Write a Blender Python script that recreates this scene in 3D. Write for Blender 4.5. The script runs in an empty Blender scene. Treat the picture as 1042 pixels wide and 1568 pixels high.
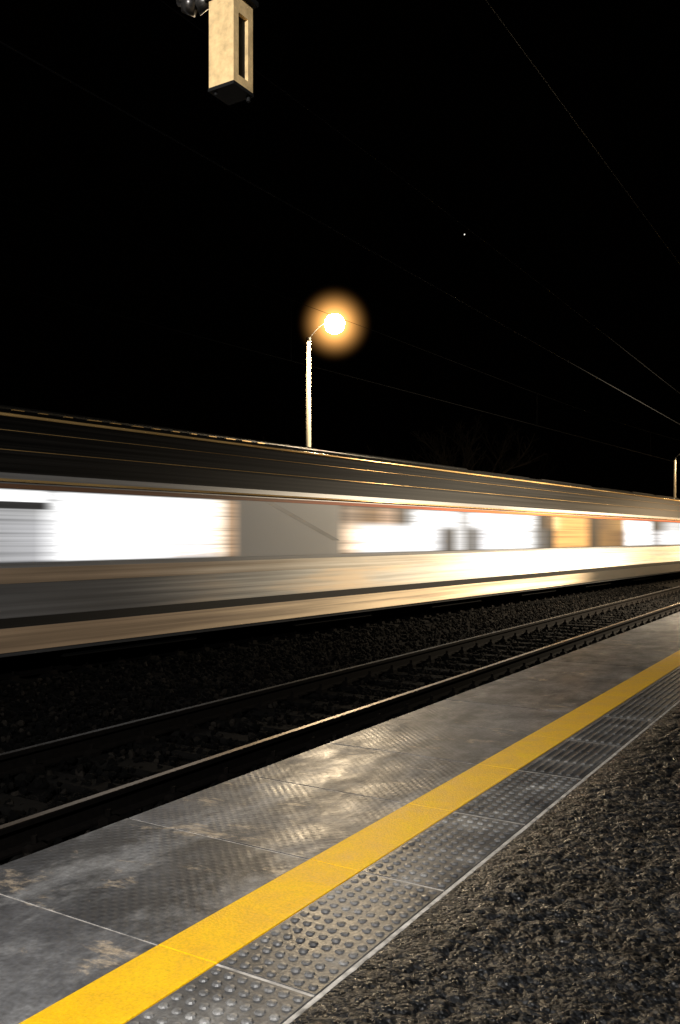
import bpy, math, random
import numpy as np
from mathutils import Vector, Matrix
random.seed(4); np.random.seed(4)
S = bpy.context.scene
W = bpy.data.worlds.new("World"); S.world = W; W.use_nodes = True
S.view_settings.view_transform = 'Standard'; S.view_settings.look = 'None'; S.view_settings.exposure = 0
nt = W.node_tree; bg = nt.nodes['Background']
bg.inputs[0].default_value = (0.5, 0.35, 0.22, 1); bg.inputs[1].default_value = 0.0003

# ---------------------------------------------------------------- helpers
def empty(name):
    e = bpy.data.objects.new(name, None); S.collection.objects.link(e); e.empty_display_size = .3
    return e
def mk(name, v, f, mat=None, parent=None, smooth=False):
    me = bpy.data.meshes.new(name)
    me.from_pydata(v if isinstance(v, list) else v.tolist(), [], f if isinstance(f, list) else f.tolist())
    me.update()
    if smooth:
        me.polygons.foreach_set('use_smooth', [True]*len(me.polygons))
    o = bpy.data.objects.new(name, me); S.collection.objects.link(o)
    if mat: me.materials.append(mat)
    if parent: o.parent = parent
    return o
class MB:
    def __init__(s): s.v = []; s.f = []
    def box(s, x0, x1, y0, y1, z0, z1, c=0.0):
        n = len(s.v)
        if c <= 0:
            s.v += [(x0,y0,z0),(x1,y0,z0),(x1,y1,z0),(x0,y1,z0),(x0,y0,z1),(x1,y0,z1),(x1,y1,z1),(x0,y1,z1)]
            s.f += [[n+i for i in q] for q in ((3,2,1,0),(4,5,6,7),(0,1,5,4),(1,2,6,5),(2,3,7,6),(3,0,4,7))]
        else:
            s.v += [(x0,y0,z0),(x1,y0,z0),(x1,y1,z0),(x0,y1,z0),
                    (x0,y0,z1-c),(x1,y0,z1-c),(x1,y1,z1-c),(x0,y1,z1-c),
                    (x0+c,y0+c,z1),(x1-c,y0+c,z1),(x1-c,y1-c,z1),(x0+c,y1-c,z1)]
            s.f += [[n+i for i in q] for q in ((3,2,1,0),(8,9,10,11),(0,1,5,4),(1,2,6,5),(2,3,7,6),(3,0,4,7),
                    (4,5,9,8),(5,6,10,9),(6,7,11,10),(7,4,8,11))]
    def cyl(s, p0, p1, r0, r1=None, seg=10, cap=True):
        if r1 is None: r1 = r0
        p0 = Vector(p0); p1 = Vector(p1); d = (p1-p0).normalized()
        a = d.orthogonal().normalized(); b = d.cross(a)
        n = len(s.v)
        for p, r in ((p0, r0), (p1, r1)):
            for i in range(seg):
                t = 2*math.pi*i/seg
                s.v.append(tuple(p + a*math.cos(t)*r + b*math.sin(t)*r))
        for i in range(seg):
            j = (i+1) % seg
            s.f.append([n+i, n+j, n+seg+j, n+seg+i])
        if cap:
            s.f.append([n+i for i in range(seg)][::-1]); s.f.append([n+seg+i for i in range(seg)])
    def extr(s, prof, y0, y1, closed=True, caps=True):
        n = len(s.v); k = len(prof)
        for y in (y0, y1):
            for (x, z) in prof: s.v.append((x, y, z))
        for i in range(k if closed else k-1):
            j = (i+1) % k
            s.f.append([n+i, n+j, n+k+j, n+k+i])
        if caps and closed:
            s.f.append([n+i for i in range(k)]); s.f.append([n+k+i for i in range(k)][::-1])
    def dome(s, x, y, z, r, h, seg=10):
        n = len(s.v)
        for rr, hh in ((1, 0), (.72, .8)):
            for i in range(seg):
                t = 2*math.pi*i/seg
                s.v.append((x+r*rr*math.cos(t), y+r*rr*math.sin(t), z+h*hh))
        s.v.append((x, y, z+h))
        for i in range(seg):
            j = (i+1) % seg
            s.f.append([n+i, n+j, n+seg+j, n+seg+i]); s.f.append([n+seg+i, n+seg+j, n+2*seg])
    def make(s, name, mat, parent=None, smooth=False): return mk(name, s.v, s.f, mat, parent, smooth)

class Mat:
    def __init__(s, name):
        s.m = bpy.data.materials.new(name); s.m.use_nodes = True; s.t = s.m.node_tree
        s.b = s.t.nodes['Principled BSDF']; s.N = s.t.nodes; s.out = s.t.nodes['Material Output']
    def n(s, typ, **k):
        x = s.N.new(typ)
        for a, b in k.items(): setattr(x, a, b)
        return x
    def l(s, a, b): s.t.links.new(a, b)
    def coords(s, scale=(1,1,1), kind='Object'):
        tc = s.n('ShaderNodeTexCoord'); mp = s.n('ShaderNodeMapping'); mp.inputs['Scale'].default_value = scale
        s.l(tc.outputs[kind], mp.inputs[0]); return mp.outputs[0]
    def noise(s, vec, scale=1, detail=4, rough=.5, dist=0):
        x = s.n('ShaderNodeTexNoise'); s.l(vec, x.inputs['Vector'])
        x.inputs['Scale'].default_value = scale; x.inputs['Detail'].default_value = detail
        x.inputs['Roughness'].default_value = rough; x.inputs['Distortion'].default_value = dist
        return x.outputs['Fac']
    def ramp(s, fac, stops, interp='LINEAR'):
        r = s.n('ShaderNodeValToRGB'); s.l(fac, r.inputs[0]); cr = r.color_ramp; cr.interpolation = interp
        while len(cr.elements) > 1: cr.elements.remove(cr.elements[-1])
        for i, (p, c) in enumerate(stops):
            if not isinstance(c, (tuple, list)): c = (c, c, c)
            e = cr.elements[0] if i == 0 else cr.elements.new(p)
            e.position = p; e.color = (*c, 1)
        return r.outputs[0]
    def mix(s, fac, a, b, mode='MIX'):
        x = s.n('ShaderNodeMix', data_type='RGBA', blend_type=mode)
        for sock, val in ((x.inputs[0], fac), (x.inputs[6], a), (x.inputs[7], b)):
            if hasattr(val, 'is_linked'): s.l(val, sock)
            elif isinstance(val, (int, float)): sock.default_value = val
            else: sock.default_value = (*val, 1)
        return x.outputs[2]
    def math(s, op, a, b=0.0):
        x = s.n('ShaderNodeMath', operation=op)
        for sock, val in ((x.inputs[0], a), (x.inputs[1], b)):
            if hasattr(val, 'is_linked'): s.l(val, sock)
            else: sock.default_value = val
        return x.outputs[0]
    def bump(s, h, strength=.5, dist=.01, prev=None):
        x = s.n('ShaderNodeBump'); x.inputs['Strength'].default_value = strength; x.inputs['Distance'].default_value = dist
        s.l(h, x.inputs['Height'])
        if prev: s.l(prev, x.inputs['Normal'])
        s.l(x.outputs[0], s.b.inputs['Normal']); return x.outputs[0]
    def base(s, c):
        if hasattr(c, 'is_linked'): s.l(c, s.b.inputs['Base Color'])
        else: s.b.inputs['Base Color'].default_value = (*c, 1)
    def rough(s, c):
        if hasattr(c, 'is_linked'): s.l(c, s.b.inputs['Roughness'])
        else: s.b.inputs['Roughness'].default_value = c

def simple(name, col, rough=.6, metal=0, var=.3, scale=8, spec=.5):
    m = Mat(name); v = m.coords()
    n = m.noise(v, scale, 5, .6)
    m.base(m.ramp(n, [(.3, tuple(c*(1-var) for c in col)), (.7, tuple(min(1, c*(1+var)) for c in col))]))
    m.rough(rough); m.b.inputs['Metallic'].default_value = metal
    m.b.inputs['Specular IOR Level'].default_value = spec
    m.bump(n, .15, .01)
    return m.m

# ---------------------------------------------------------------- materials
def slab_mat():
    m = Mat('paving_concrete'); v = m.coords()
    g = m.n('ShaderNodeNewGeometry')
    big = m.noise(v, 1.0, 7, .60, .1)
    fine = m.noise(v, 60, 4, .6)
    speck = m.noise(v, 14, 8, .75)
    isl = m.ramp(g.outputs['Random Per Island'], [(0, .55), (1, 1.25)])
    col = m.ramp(big, [(.32, (.026,.026,.028)), (.5, (.066,.066,.070)), (.68, (.155,.155,.158))])
    col = m.mix(1.0, col, isl, 'MULTIPLY')
    v2 = m.coords((1.9, 1.0, 1)); sc = m.noise(v2, 1.5, 12, .74, .3)
    col = m.mix(m.ramp(sc, [(.48, 0), (.68, .7)]), col, (.29, .288, .285))
    sc2 = m.noise(m.coords((1.1,2.2,1)), 1.7, 12, .76, .4)
    col = m.mix(m.ramp(sc2, [(.575,0),(.66,.75)]), col, (.52,.41,.28))  # peach scuffs, doubling as the lamp's gold highlight put into the colour
    col = m.mix(1.0, col, m.ramp(speck, [(.32,.62),(.66,1.3)]), 'MULTIPLY')
    col = m.mix(1.0, col, m.ramp(fine, [(.3, .75), (.7, 1.22)]), 'MULTIPLY')
    m.base(col)
    r = m.noise(v2, 2.2, 10, .66, .3)
    m.rough(m.ramp(r, [(.34, .31), (.66, .60)]))
    w1 = m.n('ShaderNodeTexWave', wave_type='BANDS', bands_direction='DIAGONAL'); m.l(m.coords((1,1,0)), w1.inputs[0]); w1.inputs['Scale'].default_value = 11
    w2 = m.n('ShaderNodeTexWave', wave_type='BANDS', bands_direction='DIAGONAL'); m.l(m.coords((-1,1,0)), w2.inputs[0]); w2.inputs['Scale'].default_value = 11
    pat = m.math('MULTIPLY', w1.outputs['Fac'], w2.outputs['Fac'])
    pm = m.ramp(m.noise(v, .9, 3, .5), [(.38, .1), (.58, 1)])
    pat = m.math('MULTIPLY', pat, pm)
    b = m.bump(pat, .45, .004)
    b = m.bump(fine, .35, .003, b)
    b = m.bump(speck, .15, .006, b)
    m.bump(big, .22, .03, b)
    return m.m
def tact_mat(name, k=1.0):
    m = Mat(name); v = m.coords()
    n = m.noise(v, 3, 8, .7, .2); f = m.noise(v, 80, 3, .6)
    col = m.ramp(n, [(.35, (.035*k,.035*k,.036*k)), (.55, (.09*k,.089*k,.088*k)), (.7, (.22*k,.215*k,.205*k))])
    m.base(m.mix(1, col, m.ramp(f, [(.3,.6),(.7,1.3)]), 'MULTIPLY'))
    m.rough(m.ramp(n, [(.3,.28),(.7,.5)])); m.bump(f, .4, .003)
    return m.m
def yellow_mat():
    m = Mat('yellow_line_paint'); v = m.coords()
    n = m.noise(v, 5, 8, .7, .4); f = m.noise(v, 90, 4, .65)
    col = m.ramp(n, [(.3, (.82,.42,.003)), (.55, (.95,.54,.004)), (.8, (.97,.64,.02))])
    wear = m.ramp(m.noise(m.coords((2.5,1,1)), 12, 10, .78), [(.60, 0), (.70, .55)])
    col = m.mix(wear, col, (.34,.20,.04))
    m.base(m.mix(1, col, m.ramp(f, [(.3,.76),(.6,1.0)]), 'MULTIPLY'))
    m.rough(m.ramp(n, [(.3,.34),(.7,.60)])); m.bump(f, .7, .005)
    m.b.inputs['Specular Tint'].default_value = (1,.8,.35,1)
    return m.m
def asphalt_mat():
    m = Mat('coarse_asphalt'); v = m.coords()
    vo = m.n('ShaderNodeTexVoronoi', feature='F1'); m.l(v, vo.inputs['Vector']); vo.inputs['Scale'].default_value = 62
    n = m.noise(v, 2.2, 6, .65); f = m.noise(v, 160, 4, .6)
    c = m.n('ShaderNodeSeparateColor'); m.l(vo.outputs['Color'], c.inputs[0])
    col = m.ramp(c.outputs[0], [(0, (.0032,.0034,.0038)), (.6, (.0078,.0082,.0090)), (.88, (.020,.0205,.0215)), (1, (.10,.08,.055))])
    col = m.mix(1, col, m.ramp(n, [(.35,.3),(.68,1.3)]), 'MULTIPLY')
    m.base(m.mix(1, col, m.ramp(f, [(.3,.5),(.7,1.5)]), 'MULTIPLY'))
    m.rough(m.ramp(c.outputs[1], [(0,.22),(1,.55)]))
    m.b.inputs['Specular IOR Level'].default_value = .40
    h = m.ramp(vo.outputs['Distance'], [(0,1),(.7,0)])
    b = m.bump(h, .8, .006); m.bump(f, .6, .003, b)
    return m.m
def ballast_mat():
    m = Mat('ballast_stone'); v = m.coords(); g = m.n('ShaderNodeNewGeometry')
    f = m.noise(v, 40, 4, .6)
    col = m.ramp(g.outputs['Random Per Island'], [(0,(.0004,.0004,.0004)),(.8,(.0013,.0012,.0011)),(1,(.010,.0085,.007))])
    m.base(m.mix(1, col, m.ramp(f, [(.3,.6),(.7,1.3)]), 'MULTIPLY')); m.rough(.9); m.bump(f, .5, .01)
    m.b.inputs['Specular IOR Level'].default_value = .04
    return m.m
def ground_mat():
    m = Mat('dark_gravel'); v = m.coords()
    n = m.noise(v, 18, 6, .7); b = m.noise(v, .2, 4, .5)
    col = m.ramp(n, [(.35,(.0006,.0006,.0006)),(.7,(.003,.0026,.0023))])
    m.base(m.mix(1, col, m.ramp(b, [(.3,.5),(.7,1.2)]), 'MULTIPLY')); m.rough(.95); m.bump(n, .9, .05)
    m.b.inputs['Specular IOR Level'].default_value = .04
    return m.m

def streak(name, c0, c1, rough=.35, sc=(1,.12,16), lo=.35, hi=.65, metal=0.0, warm=None, near=None, y0=9, y1=15, far=None, spec=.5):
    """speed-streaked paint: noise stretched along the train"""
    m = Mat(name); v = m.coords(sc)
    n = m.noise(v, 1.0, 6, .6)
    n2 = m.noise(m.coords((.3,.30,4)), 1.0, 3, .5)
    col = m.ramp(n, [(lo, c0), (hi, c1)])
    if warm: col = m.mix(m.ramp(n2, [(.45,0),(.65,.8)]), col, warm)
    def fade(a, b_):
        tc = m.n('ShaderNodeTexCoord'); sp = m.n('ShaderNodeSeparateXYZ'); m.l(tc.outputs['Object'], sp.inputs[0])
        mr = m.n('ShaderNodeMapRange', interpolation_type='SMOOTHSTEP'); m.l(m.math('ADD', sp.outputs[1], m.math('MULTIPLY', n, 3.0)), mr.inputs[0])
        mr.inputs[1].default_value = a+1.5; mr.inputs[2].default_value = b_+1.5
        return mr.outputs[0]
    if near:  # near tint paints the lamplight falling off along the train side
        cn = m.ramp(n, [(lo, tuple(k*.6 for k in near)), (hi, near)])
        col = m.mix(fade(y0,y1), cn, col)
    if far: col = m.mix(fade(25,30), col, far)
    col = m.mix(1, col, m.ramp(n2, [(.3,.75),(.7,1.1)]), 'MULTIPLY')
    m.base(col); m.rough(rough); m.b.inputs['Metallic'].default_value = metal
    m.b.inputs['Specular IOR Level'].default_value = spec
    return m.m

M_slab, M_tact, M_yel, M_asp, M_bal, M_gnd = slab_mat(), tact_mat('tactile_concrete'), yellow_mat(), asphalt_mat(), ballast_mat(), ground_mat()
M_stud = tact_mat('tactile_stud_concrete', 1.5)
M_joint = simple('joint_mortar', (.46,.43,.39), .6, 0, .6, 14)
M_conc = simple('sleeper_concrete', (.003,.0028,.0026), .9, 0, .4, 12, .03)
M_plw = simple('platform_wall_concrete', (.12,.11,.1), .85)
M_rail = simple('rail_steel', (.13,.088,.048), .38, .9, .3, 6)
M_raild = simple('dull_rail_steel', (.012,.009,.006), .6, .6, .3, 6)
M_railr = simple('rail_rust', (.0025,.002,.0017), .9, 0, .4, 20, .04)
M_pole = simple('pole_paint', (.60,.53,.40), .5, 0, .1, 4)
M_dark = simple('dark_metal', (.008,.008,.008), .7, .0, .3, 8, .15)
M_wire = simple('wire_copper', (.0018,.0017,.0016), .7, .0, .1, 2, .05)
M_beige = simple('beige_housing', (.78,.55,.27), .5, 0, .28, 14)
M_bark = simple('tree_bark', (.006,.005,.004), .95, 0, .3, 5, .05)

# ---------------------------------------------------------------- ground
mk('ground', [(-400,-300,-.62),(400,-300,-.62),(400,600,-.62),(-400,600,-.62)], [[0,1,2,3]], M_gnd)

# ---------------------------------------------------------------- platform
EDGE, YL, YR, TR = -3.42, -2.26, -1.985, -1.575
J0, PIT = 0.40, 1.005
pf = empty('platform')
b = MB(); b.box(EDGE+.08, 6, -15, 120, -.6, -.06); b.make('body', M_plw, pf)
b = MB(); b.box(EDGE+.012, TR-.005, -15, 120, -.055, -.0022); b.make('joint_fill', M_joint, pf)
sl, ye, ta, dm = MB(), MB(), MB(), MB()
g = .006
nmin = -14
for i in range(nmin, 116):
    y0 = J0 + i*PIT; y1 = y0 + PIT
    if y0 > 119: break
    dz = random.uniform(-.001, .0015)+.001
    sl.box(EDGE, YL-.001, y0+g*random.uniform(.7,1.2), y1-g*random.uniform(.7,1.2), -.05, 0+dz, .002)
    ye.box(YL+.001, YR-.001, y0+g*.2, y1-g*.2, -.05, .003+dz*.3, .002)
    ta.box(YR+.001, TR, y0+g*1.3, y1-g*1.3, -.05, dz*.5, .002)
    if y0 < 5.3 and y0 > -1:
        for a in range(15):
            for c in range(7):
                if random.random() < .01: continue
                dm.dome(YR+.034+c*.057, y0+.045+a*.0655, dz*.5-.001, .0205*random.uniform(.92,1.05), .0095*random.uniform(.7,1.1))
    elif y0 >= 5.3 and y0 < 70:
        segs = 3 if y0 < 25 else 1
        for c in range(7):
            for k in range(segs):
                L = (PIT-.06)/segs
                xx = YR+.025+c*.056
                dm.box(xx, xx+.024, y0+.03+k*L+.012, y0+.03+(k+1)*L-.012, -.01, .008, .004)
sl.make('edge_slabs', M_slab, pf); ye.make('yellow_line', M_yel, pf)
ta.make('tactile_paving', M_tact, pf); dm.make('tactile_studs', M_stud, pf, False)
b = MB(); b.box(TR+.022, 6, -15, 120, -.05, -.005); b.make('asphalt_surface', M_asp, pf)
b = MB(); b.box(TR+.0005, TR+.0215, -15, 120, -.05, -.0015, .003); b.make('border_strip', M_joint, pf)
cell = .0072; X0, X1, Y0_, Y1_ = TR+.022, .1, 1.6, 9.5
nx = int((X1-X0)/cell); ny = int((Y1_-Y0_)/cell)
xs = X0 + np.arange(nx)*cell; ys = Y0_ + np.arange(ny)*cell
GX, GY = np.meshgrid(xs, ys)
def pebbles(sp, amp):
    kx, ky = int((X1-X0)/sp)+4, int((Y1_-Y0_)/sp)+4
    jx, jy, hh = np.random.rand(ky,kx), np.random.rand(ky,kx), np.random.rand(ky,kx)
    u = (GX-X0)/sp+1; w = (GY-Y0_)/sp+1
    iu = u.astype(int); iw = w.astype(int); H = np.zeros_like(GX)
    for dy in (-1,0,1):
        for dx in (-1,0,1):
            cx = np.clip(iu+dx,0,kx-1); cy = np.clip(iw+dy,0,ky-1)
            d2 = (u-(cx+jx[cy,cx]))**2+(w-(cy+jy[cy,cx]))**2
            h = amp*(.15+.85*hh[cy,cx])*np.sqrt(np.clip(1-d2/.5,0,1))
            H = np.maximum(H,h)
    return H
H = pebbles(.062,.022)*.75 + pebbles(.024,.007) + pebbles(.15,.008)
low = pebbles(.4,.008)
ramp = np.clip((GX-X0)/.22,0,1)*.8+.2
Z = -.004 + H*ramp + low*ramp - .002
Z[0,:] = Z[-1,:] = -.008; Z[:,-1] = -.008
vv = np.stack([GX.ravel(),GY.ravel(),Z.ravel()],1)
idx = np.arange(nx*ny).reshape(ny,nx)
ff = np.stack([idx[:-1,:-1].ravel(),idx[:-1,1:].ravel(),idx[1:,1:].ravel(),idx[1:,:-1].ravel()],1)
mk('coarse_aggregate', vv, ff, M_asp, pf, True)

# ---------------------------------------------------------------- tracks
RT = -.25
def rail_prof(x, top):
    return [(x-.07,top-.17),(x+.07,top-.17),(x+.07,top-.155),(x+.012,top-.14),(x+.010,top-.045),(x+.036,top-.035),
            (x+.036,top-.006),(x+.028,top),(x-.028,top),(x-.036,top-.006),(x-.036,top-.035),(x-.010,top-.045),(x-.012,top-.14),(x-.07,top-.155)]
def track(name, cx, y0, y1):
    e = empty(name)
    r, rt, s, cl, rd = MB(), MB(), MB(), MB(), MB()
    for sx in (-.755, .755):
        r.extr(rail_prof(cx+sx, RT), y0, y1)
        (rt if sx > 0 else rd).box(cx+sx-.027, cx+sx+.027, y0, y1, RT-.003, RT+.002)
    n = int((y1-y0)/.62)
    for i in range(n):
        y = y0+i*.62+random.uniform(-.015,.015)
        s.box(cx-1.3, cx+1.3, y-.13, y+.13, RT-.38, RT-.175, .025)
        for sx in (-.755,.755):
            for q in (-1,1):
                cl.box(cx+sx+q*.13-.045, cx+sx+q*.13+.045, y-.06, y+.06, RT-.18, RT-.115, .02)
                cl.cyl((cx+sx+q*.12,y,RT-.12),(cx+sx+q*.12,y,RT-.07),.02,.02,6)
    r.make('rails', M_railr, e); rt.make('polished_rail_head', M_rail, e); rd.make('dull_rail_head', M_raild, e)
    s.make('sleepers', M_conc, e); cl.make('rail_clips', M_railr, e)
    return e
t1 = track('railway_track', -5.27, -15, 120)
PHI = math.radians(-3.63)
OX = -9.961
def place(e): e.location = (OX, 0, 0); e.rotation_euler = (0, 0, PHI)
t2 = track('railway_track.001', -1.41, -30, 110); place(t2)
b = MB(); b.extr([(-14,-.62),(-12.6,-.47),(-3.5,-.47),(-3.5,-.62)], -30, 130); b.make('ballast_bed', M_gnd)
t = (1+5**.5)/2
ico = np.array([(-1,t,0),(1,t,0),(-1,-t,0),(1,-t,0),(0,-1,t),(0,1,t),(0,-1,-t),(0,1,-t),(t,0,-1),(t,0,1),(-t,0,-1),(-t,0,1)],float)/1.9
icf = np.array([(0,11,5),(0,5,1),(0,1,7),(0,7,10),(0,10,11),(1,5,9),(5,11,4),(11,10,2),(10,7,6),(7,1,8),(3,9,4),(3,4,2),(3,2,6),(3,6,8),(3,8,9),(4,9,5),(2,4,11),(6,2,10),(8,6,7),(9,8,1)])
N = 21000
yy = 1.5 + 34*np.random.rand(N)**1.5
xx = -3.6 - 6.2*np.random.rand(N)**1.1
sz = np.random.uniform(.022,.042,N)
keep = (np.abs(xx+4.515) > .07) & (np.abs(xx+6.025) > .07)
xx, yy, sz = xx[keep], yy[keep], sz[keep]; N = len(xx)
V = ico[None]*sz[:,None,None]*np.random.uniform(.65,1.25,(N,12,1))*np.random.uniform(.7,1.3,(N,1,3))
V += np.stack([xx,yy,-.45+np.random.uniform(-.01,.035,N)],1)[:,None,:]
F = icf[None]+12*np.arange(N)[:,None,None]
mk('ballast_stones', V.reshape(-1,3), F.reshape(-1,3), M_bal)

# ---------------------------------------------------------------- train
tr = empty('passenger_train'); place(tr)
M_body = streak('train_grey_paint', (.10,.10,.102), (.20,.20,.204), .42)
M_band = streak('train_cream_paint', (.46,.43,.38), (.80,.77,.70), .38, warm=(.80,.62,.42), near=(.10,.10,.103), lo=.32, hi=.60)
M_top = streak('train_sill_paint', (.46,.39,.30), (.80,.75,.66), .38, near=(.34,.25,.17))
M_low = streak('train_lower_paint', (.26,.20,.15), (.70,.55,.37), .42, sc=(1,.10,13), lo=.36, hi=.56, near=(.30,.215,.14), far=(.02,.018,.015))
M_roof = streak('train_roof_paint', (.0015,.0015,.0015), (.016,.015,.014), .6, sc=(4,.08,30), lo=.42, hi=.72, spec=.10)
M_blk = streak('train_black_strip', (.003,.003,.003), (.008,.008,.008), .5, spec=.2)
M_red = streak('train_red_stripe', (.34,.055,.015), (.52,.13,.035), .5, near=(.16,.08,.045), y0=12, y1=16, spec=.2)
M_trim = streak('train_bright_trim', (.45,.27,.10), (.95,.63,.25), .25, sc=(1,.3,10), metal=.6)
M_under = simple('underframe_black', (.003,.003,.003), .95, 0, .3, 8, .05)

CH = 1.41
def prof_full():
    right = [(-.06,-.04),(0,.02),(0,2.12),(-.012,2.20),(-.04,2.32),(-.13,2.58),(-.26,2.85),(-.38,3.08),(-.52,3.21),(-.85,3.29),(-1.41,3.32)]
    left = [(-2*CH-x, z) for (x, z) in right[:-1]][::-1]
    return right+left
cars = [(-9.0, 46.0), (46.9, 80.0)]
body, roof, band, top, low, blk, red, trim, under, bel = [MB() for _ in range(10)]
for (a, c) in cars:
    P = prof_full(); body.extr(P, a, c)
    rp = [(x+.004 if x > -1.41 else x-.004, z+.004) for (x, z) in P[4:-4]]
    roof.extr(rp, a, c, closed=False, caps=False)
    top.box(-.01, .006, a, c, .90, 1.10)
    band.box(-.01, .005, a, c, .46, .897)
    low.box(-.01, .008, a, c, .02, .33)
    blk.box(-.01, .004, a, c, .333, .457)
    red.box(-.01, .007, a, c, 2.12, 2.18)
    trim.cyl((.010,a,2.225),(.010,c,2.225),.018,.018,10)
    trim.cyl((-.385,a,3.12),(-.385,c,3.12),.022,.022,10)
    trim.cyl((-.145,a,2.63),(-.145,c,2.63),.005,.005,8)
    trim.cyl((-.27,a,2.90),(-.27,c,2.90),.004,.004,8)
    y = a+1
    while y < c-3:
        L = random.uniform(2.5, 6)
        roof.box(-2.1, -.95, y, y+L, 3.27, 3.33+random.uniform(0,.02), .03)
        y += L+random.uniform(.3,1.2)
    under.box(-2.5, -.12, a, c, -.02, .1)
    for yb in np.arange(a+2.5, c-2, 19.0):
        for sx in (-.66, -2.16):
            for q in (-1.2, 1.2):
                under.cyl((sx-.06, yb+q, RT+.43), (sx+.06, yb+q, RT+.43), .43, .43, 24)
        under.box(-.55, -.45, yb-1.7, yb+1.7, RT+.25, RT+.55, .04)
        under.box(-2.4, -2.3, yb-1.7, yb+1.7, RT+.25, RT+.55, .04)
    for yb in np.arange(a+7, c-6, 5.2):
        under.box(-2.2, -.2, yb, yb+2.6, -.16, .0)
bel.box(-2.6, -.2, 46.0, 46.9, .05, 3.05)
for k in range(8):
    y = 46.04+k*.11; bel.box(-2.68, -.12, y, y+.05, .0, 3.12)
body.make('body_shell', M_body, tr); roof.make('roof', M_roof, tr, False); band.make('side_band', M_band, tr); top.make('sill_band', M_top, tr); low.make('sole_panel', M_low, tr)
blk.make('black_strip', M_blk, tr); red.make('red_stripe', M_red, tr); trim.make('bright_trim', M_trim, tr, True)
under.make('underframe_and_wheels', M_under, tr); bel.make('gangway_bellows', M_under, tr)
d = MB()
for y in np.arange(4.0, 13, .42):
    d.box(-.50, -.46, y, y+random.uniform(.12,.26), 3.20, 3.212)
d.make('roof_edge_glints', M_trim, tr)  # added pale dashes standing in for lights reflected along the roof edge
mk('diagonal_shadow_strip', [(.0075,12.45,2.11),(.0075,12.7,2.11),(.0075,14.75,1.43),(.0075,14.5,1.43)], [[0,1,2,3]],
   streak('painted_shadow_grey', (.13,.13,.13), (.16,.16,.16), .4), tr)  # flat darker strip painting a cast shadow onto the side wall

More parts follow.
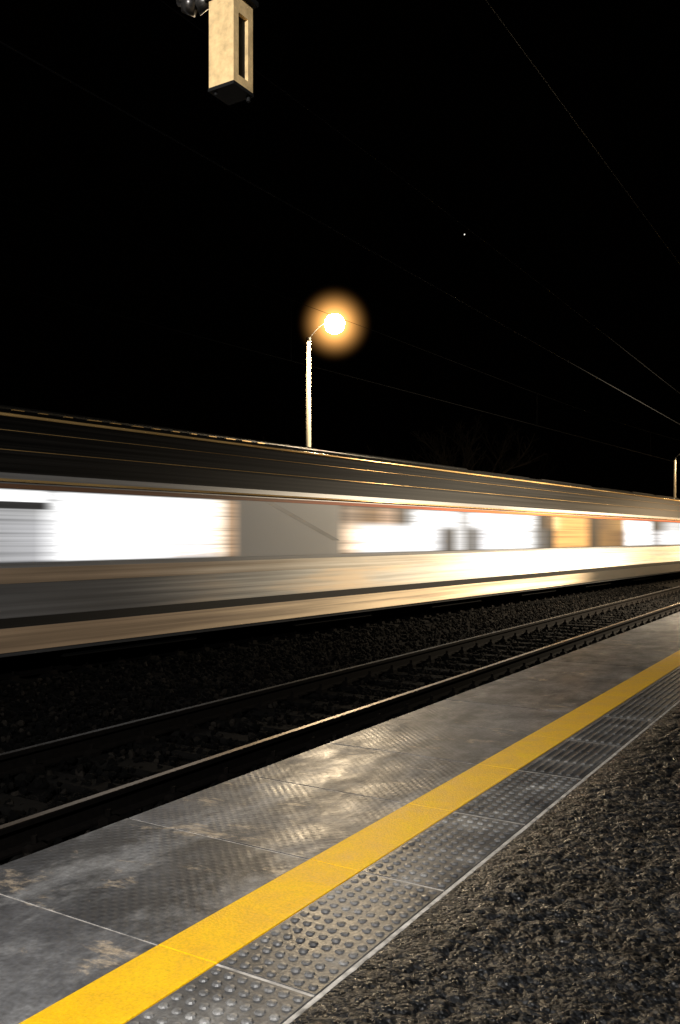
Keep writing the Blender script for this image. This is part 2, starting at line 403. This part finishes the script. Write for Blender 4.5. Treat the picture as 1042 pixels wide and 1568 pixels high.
def window_mat():
    m = Mat('lit_window_streaks'); tc = m.n('ShaderNodeTexCoord'); sp = m.n('ShaderNodeSeparateXYZ'); m.l(tc.outputs['Object'], sp.inputs[0])
    L0, L1 = -10.0, 60.0
    def fac():
        mr = m.n('ShaderNodeMapRange'); m.l(sp.outputs[1], mr.inputs[0])
        mr.inputs[1].default_value = L0; mr.inputs[2].default_value = L1
        return mr.outputs[0]
    p = lambda y: (y-L0)/(L1-L0)
    Wh=(1,1,1); Gy=(.10,.10,.10); Bk=(.012,.011,.01); Or=(.85,.40,.11); Lg=(.36,.36,.37); Cr=(.85,.62,.42); Br=(.14,.07,.025)
    wall=(.0,.0,.0)
    up = [(-10,Lg),(4,Wh),(7.3,(.24,.24,.245)),(7.85,(.30,.30,.30)),(8.25,(.95,.95,.95)),(11.0,Wh),(11.3,(.9,.8,.66)),(11.5,(.42,.26,.15)),(11.8,wall),
          (14.6,wall),(15.1,(.22,.15,.10)),(15.9,Br),(16.5,(.35,.22,.14)),(17.2,Bk),(17.9,(.9,.9,.9)),(19.4,Wh),(20.0,(.35,.35,.35)),(20.8,Wh),(24.0,Wh),(24.9,Bk),
          (25.6,Br),(26.1,(1,.62,.25)),(26.7,Or),(28.3,Or),(29.3,Bk),(30.4,Br),(32.2,(.3,.16,.05)),(33,Wh),(35.4,Wh),(36.7,Bk),(39,(.5,.5,.5))]
    lo_ = [(-10,Lg),(6.9,(.22,.22,.225)),(7.9,(.32,.32,.33)),(8.3,Wh),(10.9,Wh),(11.3,(.9,.76,.6)),(11.5,(.42,.26,.15)),(11.8,wall),
          (14.6,wall),(15.1,Cr),(15.8,Wh),(18.3,Wh),(18.9,(.25,.25,.26)),(19.3,Bk),(19.8,(.5,.5,.5)),(20.5,Bk),(21.1,(.6,.6,.62)),(21.8,Wh),(23.8,Wh),(24.8,Gy),(25.6,Bk),
          (26.3,Or),(28.4,Or),(29.3,Bk),(30.4,(.2,.1,.03)),(32.3,Br),(33.2,Wh),(35.4,Wh),(36.7,Lg),(39,Wh)]
    cu = m.ramp(fac(), [(p(y),c) for y,c in up]); cl = m.ramp(fac(), [(p(y),c) for y,c in lo_])
    zr = m.n('ShaderNodeMapRange', interpolation_type='SMOOTHSTEP'); m.l(sp.outputs[2], zr.inputs[0]); zr.inputs[1].default_value = 1.62; zr.inputs[2].default_value = 1.84
    col = m.mix(zr.outputs[0], cl, cu)
    def step(a, b_, src, inv=False):
        mr = m.n('ShaderNodeMapRange', interpolation_type='SMOOTHSTEP'); m.l(src, mr.inputs[0]); mr.inputs[1].default_value = a; mr.inputs[2].default_value = b_
        return m.math('SUBTRACT', 1.0, mr.outputs[0]) if inv else mr.outputs[0]
    nearw = step(7.85, 8.2, sp.outputs[1], True)
    col_w = m.mix(m.math('MULTIPLY', nearw, step(1.85, 1.87, sp.outputs[2])), col, (.015,.015,.015))
    col_w = m.mix(m.math('MULTIPLY', nearw, step(1.945, 1.97, sp.outputs[2])), col_w, (1,1,1))
    tint = m.math('MULTIPLY', m.math('MULTIPLY', step(1.34, 1.42, sp.outputs[2], True), step(8.8, 10.2, sp.outputs[1])), step(11.2, 11.6, sp.outputs[1], True))
    stn = m.noise(m.coords((0,.5,26)), 1, 5, .65)
    col_w = m.mix(m.math('MULTIPLY', tint, m.ramp(stn, [(.44,0),(.62,.6)])), col_w, (.42,.31,.24))
    st = m.noise(m.coords((0,.10,22)), 1, 4, .6)
    stm = m.ramp(st, [(.34,.55),(.5,1),(.7,1.25)])
    col2 = m.mix(1, col_w, stm, 'MULTIPLY')
    ez = m.ramp(m.math('SUBTRACT', sp.outputs[2], 1.165), [(0,.12),(.035,1),(.915,1),(.95,.12)])
    col2 = m.mix(1, col2, ez, 'MULTIPLY')
    # painted wall only where there is no glass: 11.75-14.65 m along the car
    wl = m.math('MULTIPLY', step(11.45, 11.85, sp.outputs[1]), step(14.55, 14.95, sp.outputs[1], True))
    m.base(m.mix(wl, (.006,.006,.006), (.25,.25,.252))); m.rough(.42)
    m.b.inputs['Specular IOR Level'].default_value = .3
    m.l(col2, m.b.inputs['Emission Color']); m.b.inputs['Emission Strength'].default_value = 1.6
    return m.m
M_win = window_mat()
wb = MB()
for (a, c) in cars: wb.box(-.01, .0065, a+.02, c-.02, 1.165, 2.115)
wb.make('window_band', M_win, tr)

# ---------------------------------------------------------------- street lamps
def emis(name, col, st):
    m = Mat(name); m.base((.8,.8,.8)); m.b.inputs['Emission Color'].default_value = (*col,1); m.b.inputs['Emission Strength'].default_value = st
    return m.m
def halo_mat(R):  # self-glowing volume imitating the lens glow around the globe
    m = Mat('lamp_glow_halo'); m.N.remove(m.b)
    tc = m.n('ShaderNodeTexCoord'); ln = m.n('ShaderNodeVectorMath', operation='LENGTH'); m.l(tc.outputs['Object'], ln.inputs[0])
    d = m.math('DIVIDE', ln.outputs['Value'], R)
    k = m.math('MAXIMUM', m.math('SUBTRACT', 1.0, d), 0.0)
    k1 = m.math('MULTIPLY', m.math('POWER', k, 3.3), 6.0)
    e = m.n('ShaderNodeEmission'); e.inputs[0].default_value = (1,.46,.12,1); m.l(k1, e.inputs[1])
    m.l(e.outputs[0], m.out.inputs['Volume'])
    return m.m
R_ = Vector((.8525,.5227,0))
M_glow = emis('sodium_globe', (1,.78,.50), 750)
def sphere(name, c, r, mat, parent, seg=24, rings=14, zs=1.0):
    v=[]; f=[]
    for i in range(rings+1):
        th = math.pi*i/rings
        for j in range(seg):
            ph = 2*math.pi*j/seg
            v.append((r*math.sin(th)*math.cos(ph), r*math.sin(th)*math.sin(ph), r*zs*math.cos(th)))
    for i in range(rings):
        for j in range(seg):
            k=(j+1)%seg
            f.append([i*seg+j,(i+1)*seg+j,(i+1)*seg+k,i*seg+k])
    o = mk(name, v, f, mat, parent, True); o.location = c
    return o
def street_lamp(name, base, top, dirv, arm, rise, gr=.34, halo=True, glow=M_glow):
    e = empty(name); x, y = base
    p = MB()
    p.cyl((x,y,-.6),(x,y,top),.11,.075,14)
    p.cyl((x,y,-.6),(x,y,-.3),.2,.18,14)
    p.make('pole', M_pole, e, True)
    a = MB(); L = Vector((x,y,top+.02)); E = L+dirv*arm+Vector((0,0,rise))
    a.cyl((x,y,top-.05),(x,y,top+.08),.085,.085,12)
    prev = L
    for i in range(1,7):
        t = i/6; q = L+dirv*arm*t+Vector((0,0,rise*math.sin(t*math.pi/2)+.12*math.sin(t*math.pi)))
        a.cyl(prev, q, .015, .015, 8); prev = q
    a.cyl(E+Vector((0,0,gr*.9)), E+Vector((0,0,gr*.9+.06)), gr*.4, .06, 16)
    a.make('arm_and_cap', M_dark, e)
    sphere('globe', E, gr, glow, e)
    if halo: sphere('lamp_glow_halo', E, 1.4, halo_mat(1.4), e, 24, 16)
    return e
street_lamp('street_lamp', (-16.59,25.02), 8.2, R_, .89, .53)
M_glow2 = emis('sodium_globe_far', (1,.74,.42), 150)
street_lamp('street_lamp.001', (-11.91,63.1), 6.8, R_, 1.1, .5, .3, False, M_glow2)

# platform lamps standing just out of the picture
def platform_lamp(name, x, y, h, power, col=(1,.66,.34), tilt=0, spread=180, tx=0):
    e = empty(name); p = MB()
    p.cyl((x,y,0),(x,y,h),.07,.05,12); p.cyl((x,y,0),(x,y,.25),.12,.12,12)
    p.cyl((x,y,h),(x-.9,y,h+.12),.03,.03,8)
    p.box(x-1.35,x-.8,y-.14,y+.14,h+.14,h+.24,.03)
    p.make('post_and_head', M_pole, e)
    l = bpy.data.lights.new('bulb','AREA'); l.shape = 'RECTANGLE'; l.size=.45; l.size_y=.22; l.energy = power; l.color = col
    l.spread = math.radians(spread)
    o = bpy.data.objects.new('bulb', l); S.collection.objects.link(o); o.location=(x-1.08,y,h-.05); o.parent = e
    o.rotation_euler = (math.radians(tx), math.radians(tilt), 0)
    return e
platform_lamp('platform_lamp', .6, 26, 6.0, 5800, (1,.83,.60), 36, 140)
platform_lamp('platform_lamp.001', .8, -4.5, 5.4, 1600, (1,.975,.94), 5, 180, 36)
platform_lamp('platform_lamp.002', .6, 46, 6.0, 7500, (1,.72,.42), 18, 160)

# ---------------------------------------------------------------- loudspeaker
sp = empty('loudspeaker')
cx, cy, z0, z1, h = -3.14, 3.94, 4.03, 4.52, .088
b = MB()
b.box(cx-h, cx+h-.03, cy-h, cy+h, z0, z1)
b.box(cx+h-.03, cx+h, cy-h, cy-h+.045, z0, z1); b.box(cx+h-.03, cx+h, cy+h-.045, cy+h, z0, z1)
b.box(cx+h-.03, cx+h, cy-h+.045, cy+h-.045, z0, z0+.05); b.box(cx+h-.03, cx+h, cy-h+.045, cy+h-.045, z1-.09, z1)
b.make('housing', M_beige, sp)
b = MB(); b.box(cx+h-.0299, cx+h-.022, cy-h+.045, cy+h-.045, z0+.05, z1-.09)
b.box(cx-h-.004, cx+h+.004, cy-h-.004, cy+h+.004, z0-.02, z0-.001)
b.cyl((cx+.07,cy+.07,z0-.05),(cx+.07,cy+.07,z0),.012,.012,8); b.cyl((cx-.06,cy-.06,z0-.035),(cx-.06,cy-.06,z0),.01,.01,8)
b.box(cx-h-.02, cx+h+.03, cy-h-.015, cy+h+.015, z1+.001, z1+.03)
b.cyl((cx,cy,z1+.03),(cx,cy,4.80),.04,.04,12)
b.cyl((cx,cy,4.80),(.62,cy,4.80),.045,.045,12)
b.make('grille_and_bracket', M_dark, sp)
b = MB()
kx, ky, kz = cx-.20, cy-.1, z1-.0
b.cyl((kx+.12,ky+.06,kz+.05),(kx+.02,ky+.01,kz-.0),.03,.05,12)
b.cyl((kx+.02,ky+.01,kz),(kx-.04,ky-.03,kz+.02),.055,.05,14)
b.cyl((kx-.04,ky-.03,kz+.02),(kx-.06,ky-.05,kz+.10),.04,.03,12)
b.cyl((cx-.02,cy,z1+.1),(kx,ky,kz+.09),.022,.022,8)
b.make('knuckle_joint', simple('worn_metal',(.08,.075,.07),.35,.8,.4,20), sp, True)
b = MB(); b.cyl((.62,cy,0),(.62,cy,5.0),.08,.07,14); b.cyl((.62,cy,0),(.62,cy,.2),.13,.13,14); b.make('support_post', M_pole, sp, True)

# ---------------------------------------------------------------- overhead wires
ow = empty('overhead_wires')
b = MB()
def wire(x, z, y0=-30, y1=120, r=.006, sag=0):
    n = 30; prev=None
    for i in range(n+1):
        y = y0+(y1-y0)*i/n; q=(x,y,z+sag*math.cos(2*math.pi*(y-10)/50))
        if prev: b.cyl(prev,q,r,r,5,False)
        prev=q
wire(-5.2,4.93,r=.007); wire(-5.2,5.95,r=.004,sag=.12); wire(-4.0,7.9,r=.006)
b.make('near_line_wires', M_wire, ow)
b = MB()
wire(-1.41,5.15,-25,105,r=.005); wire(-1.41,6.3,-25,105,sag=.15,r=.004)
for y in np.arange(2,90,13): b.cyl((-1.41,y,5.15),(-1.41,y,6.3+.15*math.cos(2*math.pi*(y-10)/50)),.003,.003,4,False)
o = b.make('far_line_wires', M_wire, ow); o.location=(OX,0,0); o.rotation_euler=(0,0,PHI)

# ---------------------------------------------------------------- trees
def bare_tree(name, x, y, ht, seed):
    rnd = random.Random(seed); b = MB()
    def br(p, d, L, r, dep):
        n = 3; q = p
        for i in range(n):
            d2 = (d+Vector((rnd.uniform(-.15,.15),rnd.uniform(-.15,.15),rnd.uniform(-.05,.12)))).normalized()
            q2 = q+d2*L/n; b.cyl(q, q2, r*(1-.25*i/n), r*(1-.25*(i+1)/n), 5, False); q=q2; d=d2
            if dep < 5 and (i > 0 or dep > 0):
                for _ in range(1 if dep<4 else 2):
                    side = Vector((rnd.uniform(-1,1),rnd.uniform(-1,1),rnd.uniform(-.1,.8))).normalized()
                    br(q, (d*.55+side*.75).normalized(), L*rnd.uniform(.55,.75), r*.5, dep+1)
        if dep < 5: br(q, d, L*.7, r*.7, dep+1)
    br(Vector((x,y,-.6)), Vector((0,0,1)), ht*.3, ht*.022, 0)
    return b.make(name, M_bark)
def pxpos(X, depth):
    u = X-521; r = u/1349*depth
    return (r*.8525-depth*.5227, r*.5227+depth*.8525)
for i,(X,dp,ht) in enumerate([(695,50,11),(590,62,10),(800,70,11),(430,58,10)]):
    x,y = pxpos(X,dp); bare_tree('bare_tree' if i==0 else 'bare_tree.%03d'%i, x, y, ht, 10+i)

x,y = pxpos(712,300); sphere('star', (x,y,1.5+(822-359)/1349*300), .22, emis('star_light',(1,.95,.85),1.5), None, 8, 6)

# ---------------------------------------------------------------- camera
cam = bpy.data.cameras.new('camera'); co = bpy.data.objects.new('camera', cam); S.collection.objects.link(co)
co.location = (0,0,1.5); co.rotation_euler = (math.radians(90),0,math.radians(31.5))
cam.sensor_fit='VERTICAL'; cam.sensor_height=36; cam.lens=30.97; cam.shift_y=38/1568
cam.clip_start=.05; cam.clip_end=2000
S.camera = co
